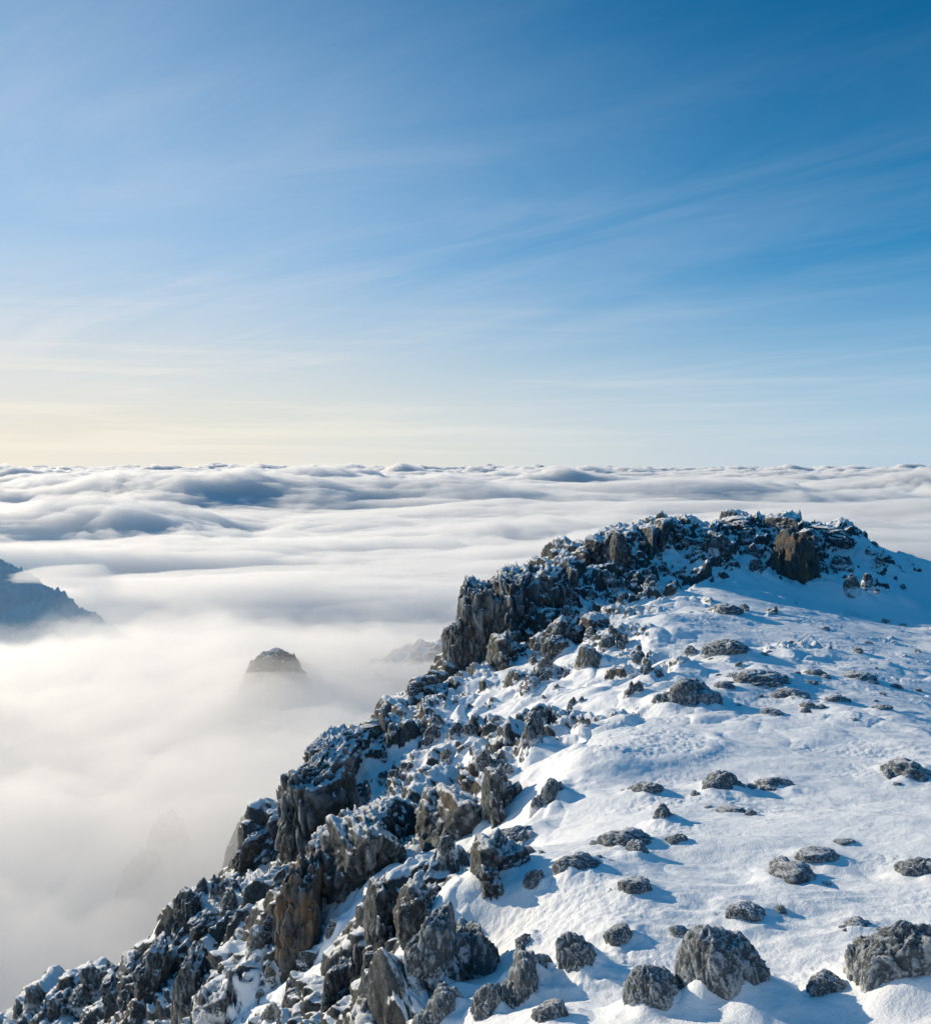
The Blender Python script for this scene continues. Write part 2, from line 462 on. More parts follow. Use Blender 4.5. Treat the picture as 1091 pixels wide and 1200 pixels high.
def boulder_mesh(name, seed, style, sub=5, lumps=1, roundish=False):
    rs = np.random.RandomState(seed)
    co, tri = ICO[sub]
    allp, allc, allt = [], [], []
    for L in range(lumps):
        p = lump_shape(rs, co, style, roundish)
        if lumps > 1:
            s = 1.0 if L == 0 else rs.uniform(.45, .85)
            st = np.array([s * rs.uniform(.8, 1.25), s * rs.uniform(.8, 1.2), s * rs.uniform(.7, 1.1) * (1.35 if style == 'cliff' else 1)])
            a = rs.uniform(0, 6.28) if L else 0
            rad = 0 if L == 0 else rs.uniform(.55, 1.05)
            c = np.array([math.cos(a) * rad, math.sin(a) * rad * .8, rs.uniform(-.35, .15) if L else 0])
            p = p * st + c
        q = p + rs.rand(3) * 90
        base = p
        if style == 'frost':
            warp = np.stack([fbm3(q * 1.6, 2), fbm3(q * 1.6 + 31, 2), fbm3(q * 1.6 + 57, 2)], 1)
            ax = rs.normal(size=3); ax /= np.linalg.norm(ax)
            qs = q + .35 * warp
            al = (qs @ ax)[:, None] * ax                       # feathers of rime grow along one direction
            lump = fbm3(q * 3.0 + .4 * warp, 5, .62) * 1.3
            rime = fbm3((qs - al) * 13.0 + al * 4.5, 4, .68) * 1.5
            facet = fbm3(q * 1.9 + 40, 3, .5, 'ridge')
            disp = (.09 if roundish else .17) * fbm3(q * 1.2, 3) + (.10 if roundish else .13) * lump + .060 * rime + .07 * facet
            cav = lump * .6 + rime * 1.1
        elif style == 'cliff':
            warp = np.stack([fbm3(q * 1.3, 3), fbm3(q * 1.3 + 31, 3), fbm3(q * 1.3 + 57, 3)], 1)
            crack = fbm3((q + .3 * warp) * np.array([3.0, 3.0, 2.5]), 5, .55, 'ridge')
            lump = fbm3((q + .25 * warp) * 3.4, 6, .6, 'billow')
            shelf = fbm3((q + .3 * warp) * np.array([1.2, 1.2, 5.0]), 3, .5, 'ridge')
            disp = .16 * fbm3(q * 1.4, 3) - .15 * np.clip(crack, -.3, .5) + .17 * lump + .06 * shelf
            cav = -crack * .6 + lump * .9
        else:
            warp = np.stack([fbm3(q * 2, 3), fbm3(q * 2 + 31, 3), fbm3(q * 2 + 57, 3)], 1)
            lump = fbm3((q + .25 * warp) * 2.6, 6, .6, 'ridge')
            crack = fbm3((q + .3 * warp) * np.array([3, 3, 4.5]), 5, .6, 'billow')
            disp = .17 * fbm3(q * 1.3, 4) + .13 * lump + .13 * crack
            cav = lump * .8 + crack * .8
        allp.append(base + co * disp[:, None]); allc.append(cav); allt.append(tri + L * len(co))
    p = np.concatenate(allp); cav = np.concatenate(allc); tri = np.concatenate(allt)
    mn, mx = p.min(0), p.max(0)
    p = (p - (mn + mx) / 2) / (mx - mn)
    if style == 'frost':
        g = np.linalg.norm(p[:, :2], axis=1)
        p[:, 2] = np.sign(p[:, 2]) * .5 * (2 * np.abs(p[:, 2])) ** (.72 if roundish else .92)      # steeper flanks, flatter crown
        p[:, :2] *= (1 + .25 * np.clip(p[:, 2], 0, .5))[:, None]
    p[:, 2] += .5 - BURIED                  # the lower part of the stone sits below its origin
    return mesh_from(name, p, tri, {'cavity': np.clip(cav, -1, 1)})


BURIED = .50
MATS = {
    'frost': make_rock_mat('rime_frosted_rock', .95, .1, .78, 1.12, 1.0),
    'block': make_rock_mat('dark_snow_dusted_rock', .62, .4, .58, .86, .8),
    'cliff': make_rock_mat('cliff_rock', .48, .5, .56, .82, .6, 0.0),
    'ochre': make_rock_mat('ochre_cliff_rock', .15, 1.6, .78, 1.0, .6, 0.0),
}
PROTO = {}
KIND_NAME = {'frost': 'frosted_boulder', 'block': 'dark_boulder', 'cliff': 'rock_outcrop'}
for st, spec in (('frost', [(6, 1), (6, 1), (5, 3), (5, 4), (5, 5), (5, 4), (6, 2), (6, 1, True), (6, 1, True)]),
                 ('block', [(5, 1), (5, 1), (5, 2), (5, 1), (4, 4), (5, 2), (4, 5), (5, 1), (4, 3)]),
                 ('cliff', [(5, 4), (5, 6), (5, 5), (5, 7), (5, 3), (5, 6), (6, 1), (6, 2)])):
    PROTO[st] = [boulder_mesh(KIND_NAME[st], 100 * len(spec) + 13 * i, st, *sp) for i, sp in enumerate(spec)]
    for me in PROTO[st]:
        me.materials.append(MATS[st])
PROTO['rime'] = []
for me in PROTO['cliff'][1:5]:
    c = me.copy(); c.materials.clear(); c.materials.append(MATS['frost']); PROTO['rime'].append(c)
PROTO['ochre'] = []
for me in PROTO['cliff'][:3]:
    c = me.copy(); c.materials.clear(); c.materials.append(MATS['ochre']); PROTO['ochre'].append(c)
NAMES = {'frost': ('frosted_boulder', 'boulder'), 'block': ('dark_boulder', 'boulder'), 'cliff': ('rock_outcrop', 'rock outcrop'), 'ochre': ('rock_outcrop', 'rock outcrop'), 'rime': ('rock_outcrop', 'rock outcrop')}
counter = {'n': 0}
DRIFTS = []


def put(u, v, w, h, style, label, rot=None, tilt=0.0, which=None, deep=.9, group=None, push=0.0):
    """Stand a stone on the ground met through (u, v): w and h are its seen width and height in photo pixels."""
    x, y, z = ground_at_pixel(u, v)
    y2 = y + push
    x = x * y2 / y
    if push:
        j = int(np.clip(np.searchsorted(TT, x / y2), 1, len(TT) - 1)); k = int(np.clip(np.searchsorted(YY, y2), 1, len(YY) - 1))
        z = -(v - VH) / F_PX * y2
    if style in ('cliff', 'ochre', 'rime') or (h > 1.3 * w and w > 40):
        w *= 1.22; deep = 1.5
        y2 = y + .30 * deep * w * y / F_PX; x = x * y2 / y
    if style == 'frost' and w < 90:
        w *= 1.06; h *= .88
    i = counter['n']; counter['n'] += 1
    pool = PROTO[style]; n_pick = 7 if style == 'frost' else 6 if style == 'cliff' else len(pool)
    me = pool[which] if which is not None else pool[(i * 5 + i // 3) % n_pick]
    o = bpy.data.objects.new(NAMES[style][0], me); COL.objects.link(o)
    W = w * y2 / F_PX; Hh = h * y2 / F_PX
    o.location = (x, y2, z)
    o.scale = (W, W * deep, Hh / (1 - BURIED))
    o.rotation_euler = (0.0 + random.uniform(-.08, .08), tilt, rot if rot is not None else random.uniform(-.5, .5) + random.choice((0, math.pi)))
    o['label'] = label; o['category'] = NAMES[style][1]
    if (style == 'frost' and w > 24) or (style == 'block' and w > 20):
        DRIFTS.append((x, y2, W * .5, Hh))
    if group:
        o['group'] = group
    return o


F, B, C, O, R = 'frost', 'block', 'cliff', 'ochre', 'rime'
HERO = [
    # foreground snowfield
    (848, 1176, 108, 92, F, 'large round frosted boulder half sunk in the foreground snow'),
    (1052, 1160, 116, 92, F, 'big dark jagged boulder overhanging the snow in the bottom right corner'),
    (968, 1172, 54, 40, F, 'low streaky rock between the large round boulder and the jagged corner boulder'),
    (768, 1188, 72, 66, F, 'hunched frosted boulder just left of the large round boulder'),
    (684, 1142, 54, 60, F, 'tilted oblong frosted rock with blue shadow on the rib of snow'),
    (640, 1146, 32, 34, F, 'small round frosted rock tucked against the tilted oblong rock'),
    (606, 1178, 46, 62, F, 'tall rime covered rock on the left of the small round tucked rock'),
    (652, 1198, 52, 32, F, 'flat frosted rock at the bottom edge under the tilted oblong rock'),
    (572, 1196, 44, 50, F, 'lumpy frosted rock at the bottom edge below the tall rime covered rock'),
    (616, 1112, 24, 22, F, 'tiny frosted rock alone on the bright snow above the tall rime covered rock'),
    (915, 1034, 84, 28, F, 'long low frosted rock with the widest blue shadow on the snowfield'),
    (957, 1016, 60, 20, F, 'snow crusted hump behind the long low frosted rock'),
    (873, 1078, 52, 24, F, 'small frosted rock alone above the large round boulder'),
    (1076, 1028, 50, 30, F, 'rounded frosted rock at the right edge above the jagged corner boulder'),
    (780, 966, 30, 26, F, 'small upright dark rock with a long blue shadow trailing right'),
    (735, 992, 66, 26, F, 'low frosted slab just below the small upright dark rock'),
    (748, 1003, 30, 18, F, 'knobbly frosted rock in front of the low frosted slab'),
    (792, 988, 26, 14, F, 'little rime crusted rock on the right end of the low frosted slab'),
    (845, 927, 46, 26, F, 'triangular frosted rock in the middle of the snowfield'),
    (908, 925, 44, 14, F, 'flat dark rock right of the triangular frosted rock'),
    (756, 929, 40, 16, F, 'low dark rock on the snow left of the triangular frosted rock'),
    (856, 953, 40, 9, F, 'thin sliver of rock showing below the triangular frosted rock'),
    (1066, 914, 60, 28, F, 'frosted rock with lumpy top near the right edge of the middle snowfield'),
    (676, 1020, 56, 26, F, 'frosted rock with a wide round shadow on the crest of the snow rib'),
    (746, 1042, 46, 18, F, 'dark pointed rock on open snow right of the snow rib'),
    (626, 1040, 28, 24, F, 'small round frosted rock on the left flank of the snow rib'),
    (590, 1034, 66, 44, C, 'brown rime edged outcrop low on the left flank of the snow rib'),
    (642, 948, 44, 42, F, 'leaning frosted rock above the blue hollow on the snow rib'),
    (728, 1100, 40, 20, F, 'flat snow crusted rock above the tilted oblong rock'),
    (795, 1094, 20, 10, F, 'tiny dark rock above and left of the large round boulder'),
    (988, 988, 24, 7, F, 'tiny rock tip in open snow above the long low frosted rock'),
    (1010, 1090, 40, 12, F, 'low rock ridge behind the jagged corner boulder'),
    (583, 1012, 40, 22, F, 'frosted rock above the brown rime edged outcrop'),
    (556, 1150, 48, 58, R, 'tall pale slab of rime covered rock at the lip of the left slope'),
    (512, 1145, 54, 66, R, 'tallest pale rimed slab, standing above the dark rocks of the lower slope'),
    (512, 1198, 66, 50, F, 'broad knobbly frosted rock at the bottom edge under the tallest pale slab'),
    # left slope, lower
    (462, 1108, 60, 68, C, 'dark cliff block with upright grooves left of the tallest pale slab'),
    (494, 1088, 50, 50, C, 'grooved grey cliff block behind the tallest pale slab'),
    (350, 1124, 58, 104, O, 'ochre stained cliff face above the round dark boulder in the snow'),
    (372, 1040, 56, 56, C, 'dark rugged top of the ochre stained cliff'),
    (420, 1036, 86, 70, C, 'dark wall of rock with snow pockets right of the ochre stained cliff'),
    (452, 1000, 60, 46, C, 'black overhanging rock wall below the snow hollow'),
    (376, 992, 70, 92, C, 'sunlit brown buttress on the left skyline of the slope'),
    (392, 915, 58, 46, C, 'rough outcrop on the skyline above the sunlit brown buttress'),
    (305, 1116, 36, 30, B, 'round dark boulder lying in snow left of the ochre stained cliff'),
    (410, 1150, 38, 46, B, 'dark blocky rock standing in the snow beneath the ochre cliff'),
    (442, 1146, 40, 34, B, 'rounded dark rock touching the dark blocky rock'),
    (398, 1197, 34, 52, C, 'pale pointed rock like a fin at the bottom edge'),
    (441, 1196, 60, 32, B, 'long dark slab slanting up to the right beside the pale pointed rock'),
    (343, 1186, 28, 26, B, 'cube shaped dark rock on snow left of the pale pointed rock'),
    (318, 1198, 32, 28, B, 'dark rock at the bottom edge under the cube shaped rock'),
    (390, 1100, 22, 22, B, 'small dark rock by the foot of the ochre stained cliff'),
    (360, 1126, 26, 14, B, 'low flat rock in the snow right of the round dark boulder'),
    (316, 1092, 20, 20, B, 'small peaked rock above the round dark boulder'),
    (40, 1180, 24, 24, B, 'square dark rock standing up on the lower left skyline'),
    (62, 1182, 16, 14, B, 'small pointed rock right of the square skyline rock'),
    (92, 1182, 28, 24, B, 'stout dark rock on the lower left skyline'),
    (112, 1162, 38, 32, B, 'snow topped dark rock on the lower left slope'),
    (152, 1180, 52, 42, C, 'brown streaked outcrop low on the left slope'),
    (184, 1162, 42, 50, C, 'craggy dark outcrop left of the bright edged rock wall'),
    (173, 1112, 11, 13, B, 'little pointed rock on the skyline by the sunlit snow patch'),
    (222, 1192, 38, 66, C, 'dark rock wall with a bright sunlit left edge'),
    (258, 1186, 64, 50, B, 'big rounded rock with snow streaks beside the bright edged wall'),
    (230, 1130, 26, 24, B, 'dark rock on the snow strip above the big rounded rock'),
    (220, 1078, 28, 32, C, 'outcrop at the top of the bright edged rock wall'),
    (256, 1050, 22, 18, B, 'dark rock on the skyline below the misty slope'),
    (270, 1068, 26, 26, B, 'angular dark rock below the skyline rock'),
    (286, 1086, 30, 22, B, 'rounded brown rock left of the ochre stained cliff'),
    (246, 1092, 40, 22, C, 'low rock ledge above the snow strip'),
    (305, 1020, 40, 34, C, 'dark outcrop in the blue shade left of the brown buttress'),
    # left slope, middle
    (534, 984, 70, 44, C, 'long snow capped slab leaning over the dark gap in the slope'),
    (592, 958, 48, 52, C, 'brown grooved outcrop right of the long snow capped slab'),
    (604, 990, 60, 30, F, 'frosted rock band below the brown grooved outcrop'),
    (522, 1000, 26, 22, B, 'dark rock at the foot of the long snow capped slab'),
    (466, 922, 26, 20, B, 'dark rock lying in the blue snow hollow'),
    (421, 934, 30, 22, B, 'pale topped rock on the left of the blue snow hollow'),
    (500, 938, 16, 18, B, 'small dark rock on the right of the blue snow hollow'),
    (566, 898, 24, 20, B, 'dark rock cluster tip above the blue snow hollow'),
    (595, 868, 15, 20, B, 'narrow upright rock left of the round dark slope boulder'),
    (625, 870, 38, 36, B, 'round dark slope boulder under the snow rib'),
    (550, 864, 22, 16, B, 'small dark rock in the rubble left of the narrow upright rock'),
    (405, 884, 40, 22, C, 'flat outcrop on the skyline corner above the blue hollow'),
    (440, 862, 34, 16, C, 'low dark ledge on the skyline above the flat corner outcrop'),
    (500, 818, 38, 20, C, 'dark ledge at the foot of the big cliff buttress'),
    # hill and its cliffs
    (538, 780, 34, 50, C, 'lowest dark pillar at the left end of the big cliff'),
    (562, 772, 54, 88, C, 'tall brown pillar of the big cliff with a sunlit left edge'),
    (604, 756, 82, 82, C, 'broad dark wall of the big cliff'),
    (618, 676, 18, 17, B, 'standing stone on the skyline above the broad dark wall'),
    (640, 705, 44, 40, C, 'craggy shoulder of the hill right of the standing stone'),
    (664, 712, 28, 46, C, 'upright split pillar on the hill slope'),
    (600, 782, 50, 36, C, 'rough outcrop in front of the broad dark wall'),
    (654, 764, 38, 36, C, 'brown outcrop above the open snow slope'),
    (690, 745, 44, 24, C, 'dark ledge right of the brown outcrop'),
    (690, 655, 40, 24, C, 'dark crag on the left skyline of the hill'),
    (722, 655, 30, 34, C, 'brown crag with snowy ledge on the hill skyline'),
    (764, 650, 34, 32, C, 'dark crag below the hill skyline'),
    (782, 632, 40, 22, C, 'black band of rock along the hill skyline'),
    (836, 650, 24, 24, C, 'brown wedge of rock between snow streaks on the hill'),
    (692, 788, 38, 32, B, 'dark rock with snow on top on the open snow slope'),
    (766, 798, 28, 27, B, 'round grey rock at the edge of the snowfield'),
    (712, 762, 24, 18, B, 'dark rock above the round grey rock'),
    (925, 680, 36, 58, O, 'tall sunlit tan outcrop near the top of the hill'),
    (948, 660, 44, 40, C, 'grey lumpy rock leaning on the tall tan outcrop'),
    (962, 634, 46, 16, C, 'dark slab forming the right end of the hilltop'),
    (915, 632, 34, 24, C, 'rocky crown above the tall tan outcrop'),
    (886, 672, 24, 18, B, 'dark rock left of the tall tan outcrop'),
    (958, 676, 30, 18, B, 'rounded rock at the foot of the grey lumpy rock'),
    (998, 694, 20, 20, B, 'frosted tooth of rock on the snow below the hilltop'),
    (986, 664, 26, 14, B, 'dark rock on the snow below the dark hilltop slab'),
    (878, 652, 24, 16, B, 'dark rock among snow streaks left of the crown'),
    (870, 622, 50, 16, C, 'low dark ledge on the middle of the hill skyline'),
    # upper snowfield
    (800, 826, 66, 38, F, 'frosted double rock with a long shadow on the upper snowfield'),
    (826, 830, 40, 22, F, 'dark lump at the right foot of the frosted double rock'),
    (890, 802, 74, 20, F, 'long frosted ledge on the upper snowfield'),
    (852, 768, 56, 24, F, 'rough dark rock pile in the middle of the upper snowfield'),
    (812, 768, 22, 12, F, 'little grey rock left of the rough dark rock pile'),
    (905, 719, 15, 9, B, 'lone dark rock inside the hill shadow'),
    (848, 722, 44, 18, F, 'frosted ridge of rock on the near edge of the hill shadow'),
    (926, 822, 44, 15, F, 'dark hummock on the snow right of the long frosted ledge'),
    (975, 824, 38, 12, F, 'flatter dark hummock nearest the middle of the right snowfield'),
    (955, 792, 26, 10, F, 'small hummock behind the two dark hummocks'),
    (908, 840, 30, 10, F, 'small rock in front of the dark hummock'),
    (1032, 832, 24, 8, F, 'small dark rock far to the right on the upper snowfield'),
    (1000, 798, 50, 12, F, 'long shadowed rock ripple on the right of the upper snowfield'),
]
for (u, v, w, h, st, lab) in HERO:
    tilt = 0.0
    if 'tilted oblong' in lab: tilt = -.35
    if 'slanting' in lab or 'leaning over' in lab: tilt = -.45
    put(u, v, w, h, st, lab, tilt=tilt, which=6 if 'big dark jagged' in lab else 7 if 'large round' in lab else 6 if ('broad dark wall of' in lab or 'dark wall of rock with' in lab) else 7 if ('tall brown pillar' in lab or 'sunlit brown buttress' in lab or 'lowest dark pillar' in lab) else 8 if 'small round frosted rock tucked' in lab or 'hunched' in lab else None)

# chips and lumps that lie round the larger frosted stones
for (u, v, w, h, st, lab) in HERO:
    if st == F and w >= 40 and v < 1150:
        for k in range(random.choice((1, 2, 3, 3))):
            ww = w * random.uniform(.14, .34)
            put(u + w * random.uniform(.25, .85) * random.choice((-1, 1)), v + h * random.uniform(-.5, .35), ww, ww * random.uniform(.3, .6), F,
                'small frosted chip of rock lying close beside a larger frosted boulder', group='rock chips round the frosted boulders', rot=random.uniform(0, 6.28))

# loose stones: scattered over the ground of each zone
ZONES = [
    ([(215, 1060), (300, 985), (340, 1010), (320, 1110), (205, 1195), (60, 1195), (30, 1190)], 62, (7, 20), B, 'small dark snow dusted rock in the rubble of the lower left slope', 'loose rocks on the lower left slope'),
    ([(330, 1120), (480, 1110), (490, 1195), (240, 1198)], 22, (6, 17), B, 'small dark rock scattered on the snow under the ochre cliff', 'loose rocks under the ochre cliff'),
    ([(370, 920), (470, 845), (560, 810), (640, 860), (560, 960), (450, 980)], 40, (7, 19), B, 'small dark rock strewn over the shaded middle slope', 'loose rocks on the shaded middle slope'),
    ([(640, 720), (780, 640), (880, 625), (880, 660), (760, 700), (700, 760), (620, 790)], 46, (7, 20), B, 'small dark rock in the rubble on the hill face', 'loose rocks on the hill face'),
    ([(600, 800), (740, 740), (790, 790), (700, 850), (640, 850)], 24, (7, 18), B, 'small dark rock on the snowy slope under the hill', 'loose rocks on the slope under the hill'),
    ([(945, 640), (1050, 640), (1060, 695), (950, 700)], 16, (7, 18), B, 'small dark rock on the right shoulder of the hill', 'loose rocks on the right shoulder of the hill'),
    ([(800, 740), (1085, 720), (1085, 850), (850, 850)], 34, (6, 20), F, 'small frosted rock tip poking out of the upper snowfield', 'rock tips on the upper snowfield'),
]


def in_poly(x, y, poly):
    c = False; j = len(poly) - 1
    for i in range(len(poly)):
        xi, yi = poly[i]; xj, yj = poly[j]
        if (yi > y) != (yj > y) and x < (xj - xi) * (y - yi) / (yj - yi) + xi:
            c = not c
        j = i
    return c


for poly, n, (lo, hi), st, lab, grp in ZONES:
    us = [p[0] for p in poly]; vs = [p[1] for p in poly]
    k = 0
    while k < n:
        u = random.uniform(min(us), max(us)); v = random.uniform(min(vs), max(vs))
        if not in_poly(u, v, poly):
            continue
        w = lo + (hi - lo) * random.random() ** 1.8
        put(u, v, w, w * random.uniform(.6, .95) * (.55 if st == F else 1), st, lab, group=grp, rot=random.uniform(0, 6.28))
        k += 1

# snow banked up round the stones, with a tail on the lee side
def bank_snow():
    n = len(ridge_me.vertices)
    co = np.empty(n * 3, np.float32); ridge_me.vertices.foreach_get('co', co); co = co.reshape(-1, 3)
    rk = np.empty(n, np.float32); ridge_me.attributes['rock'].data.foreach_get('value', rk)
    shape = HH.shape; add = np.zeros(shape)
    X = co[:, 0].reshape(shape); Y = co[:, 1].reshape(shape)
    lx, ly = .85, -.53
    for x, y, R, H in DRIFTS:
        reach = R * 5 + .5
        r0 = np.searchsorted(YY, y - reach); r1 = np.searchsorted(YY, y + reach)
        c0 = np.searchsorted(TT, (x - reach) / y - .02); c1 = np.searchsorted(TT, (x + reach) / y + .02)
        dx = X[r0:r1, c0:c1] - x; dy = Y[r0:r1, c0:c1] - y
        a = dx * lx + dy * ly; b = -dx * ly + dy * lx
        d = np.sqrt(dx * dx + dy * dy)
        wob = 1 + .55 * perlin2(1.3 * dx / (R + .1) + x, 1.3 * dy / (R + .1) + y)
        add[r0:r1, c0:c1] = np.maximum(add[r0:r1, c0:c1], H * .46 * wob * np.exp(-(d / (1.35 * R)) ** 2))
        tail = H * .30 * np.exp(-(b / (.7 * R)) ** 2) * np.exp(-np.clip(a, 0, None) / (1.9 * R)) * (a > 0)
        add[r0:r1, c0:c1] = np.maximum(add[r0:r1, c0:c1], tail)
    co[:, 2] += (add.ravel() * (1 - sstep(-.02, .10, rk))).astype(np.float32)
    ridge_me.vertices.foreach_set('co', co.ravel()); ridge_me.update()


bank_snow()

# ------------------------------------------------------------------ far peaks
def hill_mesh(name, cx, cy, rx, ry, top, foot, seed, n=220, jag=.2, teeth=0.0, skew=0.0, power=1.6, reach=1.25):
    g = np.linspace(-reach, reach, n)
    U, V = np.meshgrid(g, g); U = U.ravel(); V = V.ravel()
    r = np.sqrt(U * U + V * V) + jag * fbm2(U * 2.2 + seed, V * 2.2, 4)
    prof = np.clip(1 - np.abs(r) ** power, -7, 1)
    z = foot + (top - foot) * (prof + jag * .8 * fbm2(U * 4 + seed, V * 4 + 7, 5, .55, mode='ridge') * np.clip(prof + .3, 0, 1) + skew * U)
    if teeth:
        f1, f2, idr, _ = voronoi2(U * n * .16, V * n * .16, int(seed))
        z = z + teeth * (1 - np.clip(f1 * 1.7, 0, 1)) * (.3 + idr) * np.clip(prof * 1.5, 0, 1)
    front = (np.abs(U) < .9)
    z = z + (top - z[front].max())
    co = np.stack([cx + U * rx, cy + V * ry, z], 1)
    return mesh_from(name, co, grid_quads(n, n), {'rock': np.full(len(co), .4), 'cavity': np.zeros(len(co))})


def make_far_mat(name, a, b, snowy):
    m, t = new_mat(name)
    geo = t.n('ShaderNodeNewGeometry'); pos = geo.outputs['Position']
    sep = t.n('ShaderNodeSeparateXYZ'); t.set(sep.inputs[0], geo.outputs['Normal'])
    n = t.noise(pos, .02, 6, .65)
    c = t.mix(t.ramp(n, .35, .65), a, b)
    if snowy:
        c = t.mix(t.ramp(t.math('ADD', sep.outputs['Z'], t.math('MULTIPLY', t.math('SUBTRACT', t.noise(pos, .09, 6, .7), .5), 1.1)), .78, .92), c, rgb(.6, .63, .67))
    b_ = t.n('ShaderNodeBsdfPrincipled'); t.set(b_.inputs['Base Color'], c); b_.inputs['Roughness'].default_value = .95
    b_.inputs['Specular IOR Level'].default_value = .1
    o = t.n('ShaderNodeOutputMaterial'); t.set(o.inputs['Surface'], b_.outputs[0])
    return m


far_mat = make_far_mat('far_forest_haze_tint', rgb(.08, .29, .45), rgb(.14, .37, .50), False)  # distance haze painted into the wooded slope as a blue base colour
near_mat = make_far_mat('misty_rock', rgb(.03, .036, .042), rgb(.09, .095, .1), True)
x, y, z = world(-40, 655, 1500)
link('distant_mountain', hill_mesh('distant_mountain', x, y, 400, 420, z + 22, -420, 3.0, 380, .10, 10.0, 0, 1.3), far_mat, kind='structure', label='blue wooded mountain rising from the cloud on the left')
x, y, z = world(318, 760, 285)
link('misty_peak', hill_mesh('misty_peak', x, y + 6, 6.8, 9, z - .8, z - 5.6, 21.0, 240, .40, power=2.0, reach=3.2), near_mat, kind='structure', label='dark snow flecked peak surfacing from the fog')
x, y, z = world(460, 752, 350)
link('misty_spur', hill_mesh('misty_spur', x + 14, y + 10, 62, 60, z - .5, -100, 14.0, 160, .2), near_mat, kind='structure', label='faint spur of rock behind the fog beside the cliff')
for (u, v, yy_, rx, lab) in ((192, 955, 212, 9, 'faint rounded crag deep in the fog'), (288, 958, 168, 8, 'faint crag in the fog beside the slope'), (165, 1000, 200, 10, 'faintest crag low in the fog')):
    x, y, z = world(u, v, yy_)
    link('misty_crag', hill_mesh('misty_crag', x, y + 4, rx, rx, z, z - 26, u * .1, 160, .14, power=2.0, reach=2.4), near_mat, kind='structure', label=lab)

# ------------------------------------------------------------------ clouds: closed bodies of scattering mist
def cloud_body(name, tt, yy, heights, floor, mat, **props):
    T, Y = np.meshgrid(tt, yy); X = T * Y
    nr, nc = T.shape
    top = np.stack([X.ravel(), Y.ravel(), heights.ravel()], 1)
    idx = np.arange(nr * nc).reshape(nr, nc)
    ring = np.concatenate([idx[0, :], idx[1:, -1], idx[-1, -2::-1], idx[-2:0:-1, 0]])
    low = top[ring].copy(); low[:, 2] = floor
    n0 = nr * nc; m = len(ring)
    a = ring; b = np.roll(ring, -1); la = n0 + np.arange(m); lb = np.roll(la, -1)
    sides = np.stack([a, la, lb, b], 1)
    me = mesh_from(name, np.concatenate([top, low]), np.concatenate([grid_quads(nr, nc), sides]), extra_poly=la[::-1])
    return link(name, me, mat, kind='stuff', **props)


# the sea of cloud to the horizon
tt = np.linspace(-1.25, 1.25, 900); yy = np.geomspace(900, 70000, 900)
T, Y = np.meshgrid(tt, yy); X = T * Y
xf, yf = X.ravel(), Y.ravel()
wx = 300 * fbm2(xf / 1500, yf / 1500, 3); wy = 300 * fbm2(xf / 1500 + 40, yf / 1500, 3)
big = fbm2((xf + wx) / 2600, (yf + wy) / 1700 + 3, 3)
puff = fbm2((xf + wx) / 3000 + 9, (yf + wy) / 1350, 8, .56, mode='billow')
streak = fbm2(xf / 1400, yf / 260 + 20, 4, .5)
calm = 1 - sstep(2300, 4200, yf + 700 * fbm2(xf / 2500, yf / 2500 + 8, 2) + 1100 * sstep(-300, 900, xf))
lively = .35 + .9 * sstep(-.25, .35, fbm2(xf / 5200 + 70, yf / 3000, 3))
lively = lively * (1 - .75 * np.exp(-((xf - .225 * yf) / 1300) ** 2) * sstep(3000, 5000, yf))
wisp = fbm2((xf + wx) / 230, (yf + wy) / 150 + 3, 5, .6, mode='billow')
bank = np.exp(-((xf - 4200 - .35 * (yf - 7000)) / 2600) ** 2 - ((yf - 7000) / 1500) ** 2)
deck = -205 + bank * (220 * puff + 60 * wisp) + (1 - calm) * (120 * big + 300 * puff * lively + 30 * wisp * lively + 6) + calm * (13 * streak + 14 * wisp + 60 * puff * lively + 30 * big - 12) - calm * 120 * sstep(.02, .40, fbm2((xf + 2 * wx) / 1500 + 11, (yf + wy) / 270 + 31, 4)) - 20 * sstep(9000, 30000, yf) + 190 * np.clip(puff + .05, 0, 1) * sstep(7000, 32000, yf)
cloud_body('cloud_sea', tt, yy, deck.reshape(T.shape), -600, make_cloud_mat('far_cloud', .016, .35, (1, .994, .982)), label='sea of billowing white cloud reaching to the horizon')

# fog bank lapping at the left side of the ridge: a dense core, a body and a thin veil
tt = np.linspace(-1.4, .75, 420); yy = np.geomspace(62, 1300, 420)
T, Y = np.meshgrid(tt, yy); X = T * Y
xf, yf = X.ravel(), Y.ravel()
roll = fbm2(xf / 170 + 2, yf / 120, 4, .5) * 24 + fbm2(xf / 60, yf / 45 + 5, 4, .55, mode='billow') * 16
fall = 170 * sstep(330, 800, yf - .22 * xf + 70 * fbm2(xf / 200, yf / 200, 3))
fog = -61 + roll - fall - 11 * (1 - sstep(85, 170, yf))
for nm, dz, dens, lab in (('fog_bank', 0.0, .028, 'bright fog bank filling the valley left of the ridge'), ('fog_core', -26.0, .06, 'thick lower layer of the valley fog'), ('fog_veil', 8.0, .005, 'thin veil of mist over the fog bank')):
    near = np.exp(-((xf + 56) / 42) ** 2 - ((yf - 276) / 48) ** 2)
    lvl = {'fog_bank': -54.0, 'fog_core': -57.0, 'fog_veil': -47.0}[nm]
    cloud_body(nm, tt, yy, (near * (lvl + 2.6 * fbm2(xf / 16, yf / 16 + dens * 300, 3)) + (1 - near) * (fog + dz) + (1 - near) * (0 + (fbm2(xf / 90 + dens * 900, yf / 90, 3) * 7))).reshape(T.shape), -330, make_cloud_mat(nm + '_vapour', dens, .4, (1, .993, .982)), label=lab)

